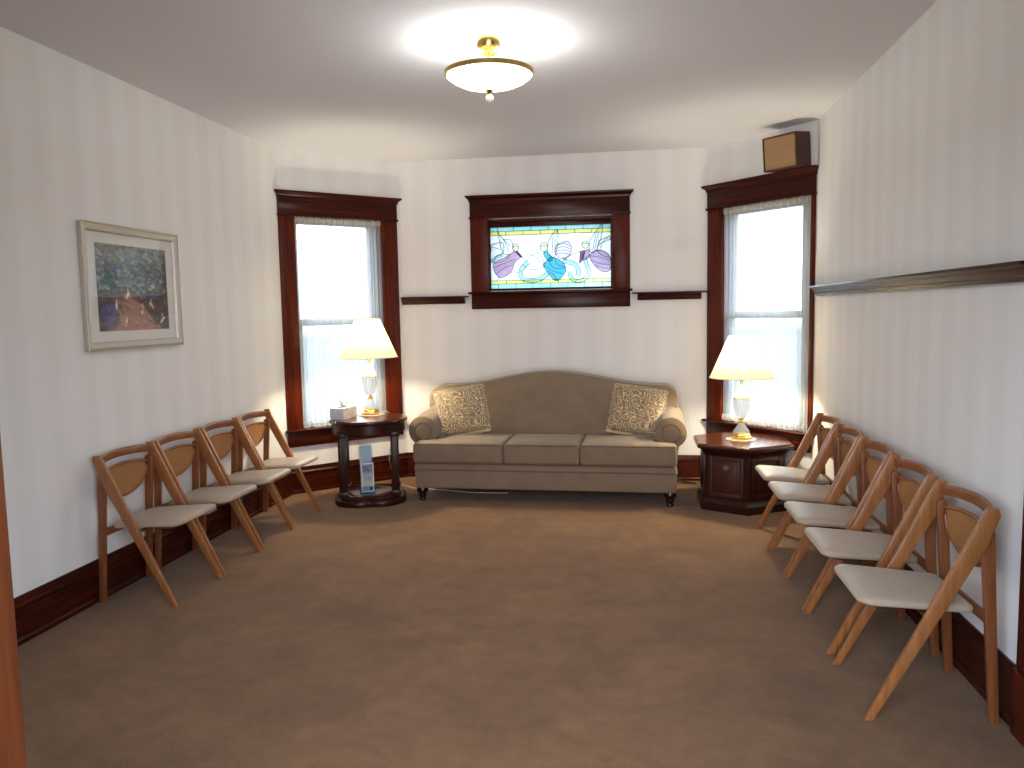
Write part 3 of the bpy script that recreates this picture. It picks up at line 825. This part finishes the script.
# ------------------------------------------------------------------ lamps
def make_lamp():
    r = empty('table_lamp')
    sq = lambda t, z: 1+.04*math.cos(8*t)
    MB().lathe([(.068, 0.004), (.074, .010), (.074, .018), (.060, .026), (.064, .032), (.056, .040), (.040, .046)], 48, flute=sq).build('brass_base', BRASS, r, smooth=50)
    prof = [(.060, .046), (.058, .056), (.042, .078), (.030, .098), (.022, .112), (.019, .122)]
    MB().lathe(prof, 16).build('crystal_foot', CRYSTAL, r, smooth=10)
    MB().lathe([(.018, .120), (.024, .126), (.024, .132), (.016, .140), (.018, .150)], 24).build('brass_collar', BRASS, r)
    fl = lambda t, z: 1+.05*math.cos(12*t)
    urn = [(.018, .150), (.034, .166), (.048, .205), (.058, .250), (.062, .285), (.060, .300)]
    MB().lathe(urn, 48, flute=fl).build('crystal_urn', CRYSTAL, r, smooth=10)
    MB().lathe([(.061, .298), (.064, .303), (.061, .308)], 32).build('brass_band', BRASS, r)
    MB().lathe([(.058, .307), (.050, .330), (.030, .358), (.018, .376), (.013, .390)], 16).build('crystal_shoulder', CRYSTAL, r, smooth=10)
    MB().lathe([(.012, .388), (.016, .394), (.009, .402), (.009, .425), (.017, .430), (.017, .470), (.010, .476)], 20).build('socket', BRASS, r)
    harp = [(.0+.052*math.sin(t), 0, .46+.155*(1-math.cos(t))) for t in [k*PI/12 for k in range(13)]]
    MB().tube([(-x, y, z) for x, y, z in harp[::-1]]+harp[:0], .002, 6).build('harp', BRASS, r)
    MB().tube(harp, .002, 6).build('harp', BRASS, r)
    # shade: open cone with rolled rims
    m = MB()
    m.grid(48, 8, lambda u, v: ((.228+(.098-.228)*v)*math.cos(2*PI*u), (.228+(.098-.228)*v)*math.sin(2*PI*u), .452+.300*v), close_u=True)
    sh = m.build('lamp_shade', SHADE, r, smooth=80, recalc=False)
    for rr_, z in ((.229, .452), (.099, .752)):
        trim = MB(); trim.tube([(rr_*math.cos(t), rr_*math.sin(t), z) for t in [k*2*PI/48 for k in range(48)]], .003, 6, closed=True)
        trim.build('shade_rim', DOILY, sh)
    sp_ = MB()
    for k in range(3): sp_.tube([(0, 0, .768), (.098*math.cos(k*2*PI/3), .098*math.sin(k*2*PI/3), .751)], .0018, 6)
    sp_.build('shade_spider', BRASS, sh)
    MB().lathe([(.004, .768), (.009, .774), (.004, .780), (.007, .788), (.004, .797), (.001, .803)], 16).build('finial', BRASS, r)
    return r
LAMPW = 31.
def lamp_light(root):
    l = bpy.data.lights.new('lamp_bulb', 'POINT'); l.energy = LAMPW; l.color = (1., .90, .66); l.shadow_soft_size = .045
    o = bpy.data.objects.new('lamp_bulb', l); C.objects.link(o); o.parent = root; o.location = (0, 0, .594)
lampA = make_lamp(); lampA.location = (-2.052, 5.925, .660)
tag(lampA, 'lit crystal urn table lamp with cream shade on the oval table', 'lamp', 'crystal table lamps')
lampB = copy_thing(lampA); lampB.location = (.800, 5.868, .490); lampB.rotation_euler.z = .4
tag(lampB, 'lit crystal urn table lamp with cream shade on the hexagonal table', 'lamp')
lamp_light(lampA); lamp_light(lampB)
def doily(x, y, z, label):
    m = MB().lathe([(.105, 0), (.108, .003), (.09, .006), (.02, .006)], 72, flute=lambda t, z_: 1+.05*math.cos(14*t)*1.)
    o = m.build('doily', DOILY, loc=(x, y, z)); return tag(o, label, 'doily', 'lace doilies under the lamps')
doily(-2.052, 5.925, .6545, 'scalloped cream doily under the lamp on the oval table')
doily(.800, 5.868, .4845, 'scalloped cream doily under the lamp on the hexagonal table')

# ------------------------------------------------------------------ tissue box
tb = tag(empty('tissue_box', (-2.205, 5.735, .6545), R(-8)), 'pale blue grey tissue box with a tissue pulled up on the oval table', 'tissue box')
BOXM = fabric('pale_blue_box_card', S(176, 182, 200), S(206, 208, 216), 60, .6)
BOXS = fabric('patterned_box_card', S(150, 140, 140), S(196, 190, 186), 50, .6)
m = MB().box(-.058, .058, -.105, .105, 0, .085)
for f in m.bm.faces:
    f.normal_update()
    if abs(f.normal.x) > .9: f.material_index = 1
m.build('carton', [BOXM, BOXS], tb)
MB().lathe([(.9, .0852), (1., .0862), (.95, .0866)], 32, 0, 0, .030, .062).build('slot', plain('dark_slot', (.05, .045, .045), .8), tb)
TISS = plain('white_tissue', (.88, .87, .85), .9)
m = MB(); m.grid(18, 10, lambda u, v: ((.006+.028*v)*math.cos(2*PI*u)*(1+.25*math.sin(6*PI*u)*v), (.018+.034*v)*math.sin(2*PI*u)*(1+.2*math.cos(4*PI*u)*v)+.01*v, .082+.045*v*(1+.35*math.sin(10*u+1)*v)), close_u=True)
m.build('tissue', TISS, tb, recalc=False, smooth=80)

# ------------------------------------------------------------------ brochure holder on the table's shelf
bh = tag(empty('brochure_holder', (-2.018, 5.70, .0805), R(26)), 'clear acrylic brochure holder on the low shelf of the oval table', 'brochure holder')
m = MB(); wv = .052
m.box(-wv, wv, -.030, .085, 0, .004); m.box(-wv, wv, -.032, -.029, 0, .05)
m.build('tray', ACRYLIC, bh)
MB().box(-wv, wv, .082, .086, 0, .365).build('back_panel', ACRYLIC, bh)
m = MB()
for s in (-1, 1): m.prism([(-.030, 0), (.085, 0), (.085, .34), (.05, .33), (-.030, .06)], s*wv-.0015, s*wv+.0015, 'x')
m.build('side_panel', ACRYLIC, bh)
def leaflet(y, h, lean, label, front, zb=.005):
    e = tag(empty('brochure', tuple(bh.matrix_basis @ Vector((0, 0, 0))) if False else (0, 0, 0)), label, 'brochure', 'brochures in the acrylic holder')
    ca, sa = math.cos(R(26)), math.sin(R(26))
    e.location = (-2.018-sa*y, 5.70+ca*y, .0805+zb); e.rotation_euler = (R(-lean), 0, R(26))
    return e
PAPER = plain('white_paper', S(226, 232, 240), .5)
BLUEP = plain('pale_blue_paper', S(168, 196, 218), .5)
fr = leaflet(-.018, .22, 1, 'white bordered brochure with a dark swirl design at the front of the acrylic holder', 1)
MB().box(-.047, .047, -.003, .003, 0, .225).build('sheet', PAPER, fr)
m = MB(); m.box(-.040, .040, -.0042, -.003, .150, .215); m.build('heading_block', plain('print_slate', S(120, 136, 160), .5), fr)
m = MB(); m.box(-.040, .040, -.0042, -.003, .078, .150); m.build('picture_block', plain('print_grey', S(168, 170, 178), .5), fr)
m = MB(); m.box(-.040, .040, -.0042, -.003, .045, .078); m.build('green_block', plain('print_sage', S(176, 184, 160), .5), fr)
m = MB(); m.box(-.040, .040, -.0042, -.003, .008, .045); m.build('footer_block', plain('print_blue_grey', S(142, 156, 182), .5), fr)
NAVY = plain('print_navy', S(34, 44, 88), .5)
m = MB(); m.tube([(.026*math.cos(t), -.0046, .122+.022*math.sin(t)) for t in [R(60+25*k) for k in range(12)]]+[(.004, -.0046, .118)], .005, 6, flat=.3); m.build('swirl', plain('print_dark', S(58, 56, 74), .5), fr)
m = MB(); m.box(.012, .036, -.0052, -.0042, .014, .038)
for k in range(3): m.box(-.034, .020-.012*k, -.0052, -.0042, .166+.014*k, .172+.014*k)
m.build('dark_mark', NAVY, fr)
bk = leaflet(.068, .35, 3, 'tall pale blue brochure standing at the back of the acrylic holder', 0)
MB().box(-.046, .046, -.004, .004, 0, .345).build('sheet', BLUEP, bk)
MB().box(-.046, -.041, -.0048, -.004, 0, .345).build('white_edge', PAPER, bk)

# ------------------------------------------------------------------ framed picture on the left wall
PY0, PY1, PZ0, PZ1 = 3.594, 4.435, 1.293, 1.948
pc = tag(empty('framed_picture', (XL, (PY0+PY1)/2, (PZ0+PZ1)/2), PI/2), 'silver framed impressionist garden print with cream mat on the left wall', 'picture')
W_, H_ = (PY1-PY0)/2, (PZ1-PZ0)/2
FR = plain('champagne_frame', (.55, .52, .47), .48, .5)
FR2 = plain('gold_edge', (.62, .52, .32), .3, .8)
m = MB(); fw = .042
def mitre(m, w0, h0, w1, h1, y0, y1):
    a = [m.bm.verts.new(p) for p in [(-w0, y0, -h0), (w0, y0, -h0), (w0, y0, h0), (-w0, y0, h0)]]
    b = [m.bm.verts.new(p) for p in [(-w1, y1, -h1), (w1, y1, -h1), (w1, y1, h1), (-w1, y1, h1)]]
    for i in range(4): m.bm.faces.new([a[i], a[(i+1) % 4], b[(i+1) % 4], b[i]])
mitre(m, W_, H_, W_, H_, 0, -.024); mitre(m, W_, H_, W_-.012, H_-.012, -.024, -.030); mitre(m, W_-.012, H_-.012, W_-.034, H_-.034, -.030, -.022); mitre(m, W_-.034, H_-.034, W_-fw, H_-fw, -.022, -.010)
m.build('frame', FR, pc, smooth=20)
m = MB()
for (a, b) in ((W_+.001, H_+.001),): 
    m.tube([(-a, -.026, -b), (a, -.026, -b), (a, -.026, b), (-a, -.026, b)], .004, 6, closed=True)
m.build('gilt_edge', FR2, pc)
MATB = plain('cream_mat', (.76, .745, .70), .8)
m = MB(); m.box(-W_+.036, W_-.036, -.008, -.006, -H_+.036, H_-.036); m.build('mat', MATB, pc)
iw, ih = .311, .231
m = MB(); rnd = random.Random(11)
NU, NV = 112, 86
def lerp3(a, b, t): return tuple(a[i]+(b[i]-a[i])*t for i in range(3))
cols = [[None]*(NV+1) for _ in range(NU+1)]
for i in range(NU+1):
    for j in range(NV+1):
        u, v = i/NU, j/NV
        c = lerp3(S(84, 70, 62), S(86, 96, 84), min(1, v*1.2))
        if v > .72: c = lerp3(c, S(150, 146, 130), min(1, (v-.72)*3))
        pw = .10+.30*(1-v/.45) if v < .45 else 0
        if v < .45 and abs(u-.52+.1*math.sin(v*6)) < pw: c = S(168, 128, 112)
        cols[i][j] = c
def stroke(cx, cy, rx, ry, c, a=1.):
    ang = rnd.uniform(-.8, .8); ca, sa = math.cos(ang), math.sin(ang); m_ = max(rx, ry)
    for i in range(max(0, int((cx-m_)*NU)), min(NU, int((cx+m_)*NU)+1)+1):
        for j in range(max(0, int((cy-m_)*NV)), min(NV, int((cy+m_)*NV)+1)+1):
            dx, dy = i/NU-cx, j/NV-cy
            if ((dx*ca+dy*sa)/rx)**2+((dy*ca-dx*sa)/ry)**2 < 1: cols[i][j] = lerp3(cols[i][j], c, a)
pal_top = [S(56, 92, 96), S(96, 132, 124), S(142, 148, 118), S(70, 70, 116), S(134, 88, 110), S(172, 178, 162)]
pal_low = [S(70, 72, 120), S(100, 64, 66), S(86, 88, 62), S(120, 70, 84), S(60, 50, 48), S(132, 104, 84), S(92, 90, 132)]
for _ in range(1100):
    x, y = rnd.random(), rnd.random()
    if y > .45: stroke(x, y, rnd.uniform(.012, .04), rnd.uniform(.008, .022), rnd.choice(pal_top), .5)
    elif abs(x-.52) > .18+.1*(1-y/.45): stroke(x, y, rnd.uniform(.01, .03), rnd.uniform(.01, .035), rnd.choice(pal_low), .6)
for _ in range(26): stroke(rnd.uniform(.02, .25), rnd.uniform(.06, .34), .02, .035, rnd.choice([S(66, 74, 128), S(92, 98, 150)]), .8)
for _ in range(40): stroke(rnd.uniform(.05, .95), rnd.uniform(.34, .46), .03, .025, rnd.choice([S(96, 44, 52), S(66, 42, 46), S(124, 78, 76)]), .7)
for x, y in ((.24, .30), (.60, .24), (.40, .42), (.74, .30), (.36, .10), (.9, .12)): stroke(x, y, .017, .055, S(222, 212, 198), .95); stroke(x, y+.06, .016, .02, S(186, 160, 130), .9)
for _ in range(24): stroke(rnd.uniform(.3, .75), rnd.uniform(.02, .3), .05, .012, rnd.choice([S(190, 150, 132), S(140, 100, 92), S(122, 88, 84)]), .6)
lay = m.bm.verts.layers.float_color.new('paint')
V = [[m.bm.verts.new((-iw+2*iw*i/NU, -.0095, -ih+2*ih*j/NV)) for j in range(NV+1)] for i in range(NU+1)]
for i in range(NU+1):
    for j in range(NV+1): V[i][j][lay] = (*cols[i][j], 1)
for i in range(NU):
    for j in range(NV): m.bm.faces.new([V[i][j], V[i+1][j], V[i+1][j+1], V[i][j+1]])
mt, nt, out = new_mat('garden_print')
at = N(nt, 'ShaderNodeAttribute'); at.attribute_name = 'paint'
b_ = N(nt, 'ShaderNodeBsdfPrincipled', Roughness=.6); L(nt, at.outputs['Color'], b_.inputs['Base Color']); L(nt, b_.outputs[0], out.inputs[0])
m.build('print', mt, pc, recalc=False)
MB().box(-W_+.038, W_-.038, -.0135, -.0125, -H_+.038, H_-.038).build('glass', GLASS, pc)

# ------------------------------------------------------------------ wall speaker on the right window's crown
P, a, ln = F_DR
su = Vector((math.cos(a), math.sin(a), 0)); sv = Vector((-math.sin(a), math.cos(a), 0))
spos = P+su*.835-sv*.085+Vector((0, 0, 2.4335))
sk = tag(empty('speaker', spos, rot=(R(5), 0, a)), 'brown wooden speaker with tan grille cloth standing on the right window crown', 'speaker')
m = MB(); w_, d_, h_ = .144, .078, .238
m.box(-w_, w_, -d_+.02, d_, 0, h_)
t_ = .010
m.box(-w_, -w_+t_, -d_, -d_+.02, 0, h_); m.box(w_-t_, w_, -d_, -d_+.02, 0, h_); m.box(-w_+t_, w_-t_, -d_, -d_+.02, 0, t_); m.box(-w_+t_, w_-t_, -d_, -d_+.02, h_-t_, h_)
m.build('cabinet', wood('speaker_wood', S(52, 26, 16), S(76, 40, 26), .4), sk)
MB().box(-w_+t_, w_-t_, -d_+.006, -d_+.019, t_, h_-t_).build('grille', GRILLE, sk)

# ------------------------------------------------------------------ ceiling light
CX, CY = -.665, 3.80
cl = tag(empty('ceiling_light', (CX, CY, H)), 'lit brass rimmed glass bowl ceiling light', 'ceiling light')
def lo(prof, name, mt, seg=48, **k): return MB().lathe([(r, z-H) for r, z in prof], seg, **k).build(name, mt, cl, smooth=50)
lo([(.066, 2.75), (.066, 2.742), (.058, 2.715), (.050, 2.690), (.030, 2.678), (.010, 2.674)], 'canopy', BRASS)
lo([(.008, 2.716), (.008, 2.505)], 'stem', BRASS, 16)
m = MB(); prof = [(.207, 2.592), (.200, 2.578), (.180, 2.560), (.140, 2.541), (.085, 2.527), (.035, 2.520), (.008, 2.518)]
m.lathe([(r, z-H) for r, z in prof], 64, caps=False); m.build('glass_bowl', BOWL, cl, recalc=False, smooth=80)
m = MB()
def rim(u, v):
    t = 2*PI*u; r_, z_ = [(.206, 2.578), (.212, 2.580), (.214, 2.598), (.208, 2.600), (.206, 2.578)][int(round(v*4))]
    return (r_*math.cos(t), r_*math.sin(t), z_-H+.0015*math.sin(48*t)*(1 if z_ > 2.59 else 0))
m.grid(96, 4, rim, close_u=True); m.build('brass_rim', BRASS, cl, smooth=50)
lo([(.010, 2.522), (.020, 2.512), (.012, 2.500), (.008, 2.494)], 'finial_cap', BRASS, 20)
MB().lathe([(.006, 2.496-H), (.016, 2.486-H), (.020, 2.474-H), (.016, 2.462-H), (.004, 2.454-H)], 20).build('glass_finial', plain('milk_glass', (.85, .82, .78), .15), cl, smooth=60)
for k in range(2):
    l = bpy.data.lights.new('ceiling_bulb', 'POINT'); l.energy = 8.0; l.color = (.99, 1., .94); l.shadow_soft_size = .035
    o = bpy.data.objects.new('ceiling_bulb', l); C.objects.link(o); o.parent = cl
    o.location = (.10*(1 if k else -1), .02, 2.65-H)

# ------------------------------------------------------------------ cords on the floor
CORDD = plain('brown_cord', S(38, 26, 20), .6); CORDW = plain('ivory_cord', S(206, 190, 164), .6)
m = MB(); pts = [(.30, 6.53, .10), (.33, 6.55, .03), (.40, 6.535, .006), (.47, 6.50, .006), (.52, 6.48, .006), (.53, 6.52, .006), (.47, 6.55, .006), (.43, 6.58, .008), (.40, 6.60, .012)]
m.tube([(x, y, max(z, .006)) for x, y, z in pts], .005, 8)
tag(m.build('power_cord', CORDD, smooth=60), 'dark power cord looped on the carpet right of the sofa', 'cord')
m = MB(); m.tube([(-2.0, 5.99, .661), (-1.965, 6.07, .664), (-1.95, 6.095, .64), (-1.945, 6.10, .50), (-1.95, 6.10, .36), (-1.975, 6.12, .27), (-1.965, 6.14, .16), (-1.90, 6.16, .04), (-1.78, 6.17, .006), (-1.66, 6.15, .006), (-1.5, 6.12, .006), (-1.3, 6.06, .006), (-1.12, 6.04, .008), (-.98, 6.06, .006)], .0038, 8)
tag(m.build('lamp_cord', CORDW, smooth=60), 'ivory lamp cord hanging behind the oval table and running under the sofa', 'cord')

# ------------------------------------------------------------------ daylight
HALL_FILL, SKY_FAR = 7.8, 6.6
wd = bpy.data.worlds.new('daylight'); bpy.context.scene.world = wd; wd.use_nodes = True
nt = wd.node_tree; nt.nodes.clear()
out = nt.nodes.new('ShaderNodeOutputWorld'); bg = nt.nodes.new('ShaderNodeBackground')
tc = nt.nodes.new('ShaderNodeTexCoord'); sx = nt.nodes.new('ShaderNodeSeparateXYZ'); L(nt, tc.outputs['Generated'], sx.inputs[0])
mr = nt.nodes.new('ShaderNodeMapRange'); L(nt, sx.outputs['Z'], mr.inputs[0]); mr.inputs[1].default_value = -1; mr.inputs[2].default_value = 1
col = ramp(nt, mr.outputs[0], [(.30, (.06, .08, .08)), (.485, (.085, .105, .115)), (.505, (.70, .84, 1.)), (.7, (.66, .82, 1.))])
dt = N(nt, 'ShaderNodeVectorMath', operation='DOT_PRODUCT'); L(nt, tc.outputs['Generated'], dt.inputs[0]); dt.inputs[1].default_value = (-.17, .985, 0)
m2 = N(nt, 'ShaderNodeMapRange', interpolation_type='SMOOTHSTEP'); L(nt, dt.outputs['Value'], m2.inputs[0])   # bright cone shaped into the sky behind the camera, fill for unseen hall daylight
for i_, v_ in ((1, -.97), (2, -.70), (3, HALL_FILL), (4, SKY_FAR)): m2.inputs[i_].default_value = v_
L(nt, m2.outputs[0], bg.inputs[1])
m3 = N(nt, 'ShaderNodeMapRange', interpolation_type='SMOOTHSTEP'); L(nt, dt.outputs['Value'], m3.inputs[0])
for i_, v_ in ((1, -.97), (2, -.70), (3, 1.), (4, 0.)): m3.inputs[i_].default_value = v_
mc = N(nt, 'ShaderNodeMix', data_type='RGBA'); L(nt, m3.outputs[0], mc.inputs[0]); L(nt, col, mc.inputs[6]); mc.inputs[7].default_value = (.88, .85, .90, 1)
L(nt, mc.outputs[2], bg.inputs[0]); L(nt, bg.outputs[0], out.inputs[0])
def portal(loc, rot, sx_, sy_):
    l = bpy.data.lights.new('daylight_portal', 'AREA'); l.shape = 'RECTANGLE'; l.size = sx_; l.size_y = sy_; l.cycles.is_portal = True
    o = bpy.data.objects.new('daylight_portal', l); C.objects.link(o); o.location = loc; o.rotation_euler = rot
for F, h in ((F_DL, HL), (F_DR, HR), (F_BACK, HC)):
    P, a, ln = F
    c = P+Vector((math.cos(a), math.sin(a), 0))*(h[0]+h[1])/2+Vector((-math.sin(a), math.cos(a), 0))*.14
    portal((c.x, c.y, (h[2]+h[3])/2), (R(-90), 0, a), h[1]-h[0], h[3]-h[2])
portal((-.095, YF-.2, 1.06), (R(90), 0, 0), 1.43, 2.12)

# ------------------------------------------------------------------ camera
f_, pi_, ya, ro, hh = 780.268, .0944, .1521, -.0185, 1.462
cam = bpy.data.cameras.new('camera'); co = bpy.data.objects.new('camera', cam); C.objects.link(co)
cam.sensor_width = 36; cam.lens = f_/1024*36; cam.clip_start = .05
fw = Vector((-math.sin(ya)*math.cos(pi_), math.cos(ya)*math.cos(pi_), -math.sin(pi_)))
rt = Vector((math.cos(ya), math.sin(ya), 0)); up = rt.cross(fw)
r2 = rt*math.cos(ro)+up*math.sin(ro); u2 = up*math.cos(ro)-rt*math.sin(ro)
M = Matrix((r2, u2, -fw)).transposed().to_4x4(); M.translation = (0, 0, hh)
co.matrix_world = M
sc = bpy.context.scene; sc.camera = co
sc.view_settings.view_transform = 'Standard'; sc.view_settings.look = 'None'; sc.view_settings.gamma = 1; sc.view_settings.use_curve_mapping = False
sc.view_settings.exposure = .58
sc.cycles.use_denoising = True; sc.cycles.max_bounces = 10; sc.cycles.diffuse_bounces = 6; sc.cycles.transparent_max_bounces = 16
sc.cycles.caustics_reflective = False; sc.cycles.caustics_refractive = False; sc.cycles.sample_clamp_indirect = 6
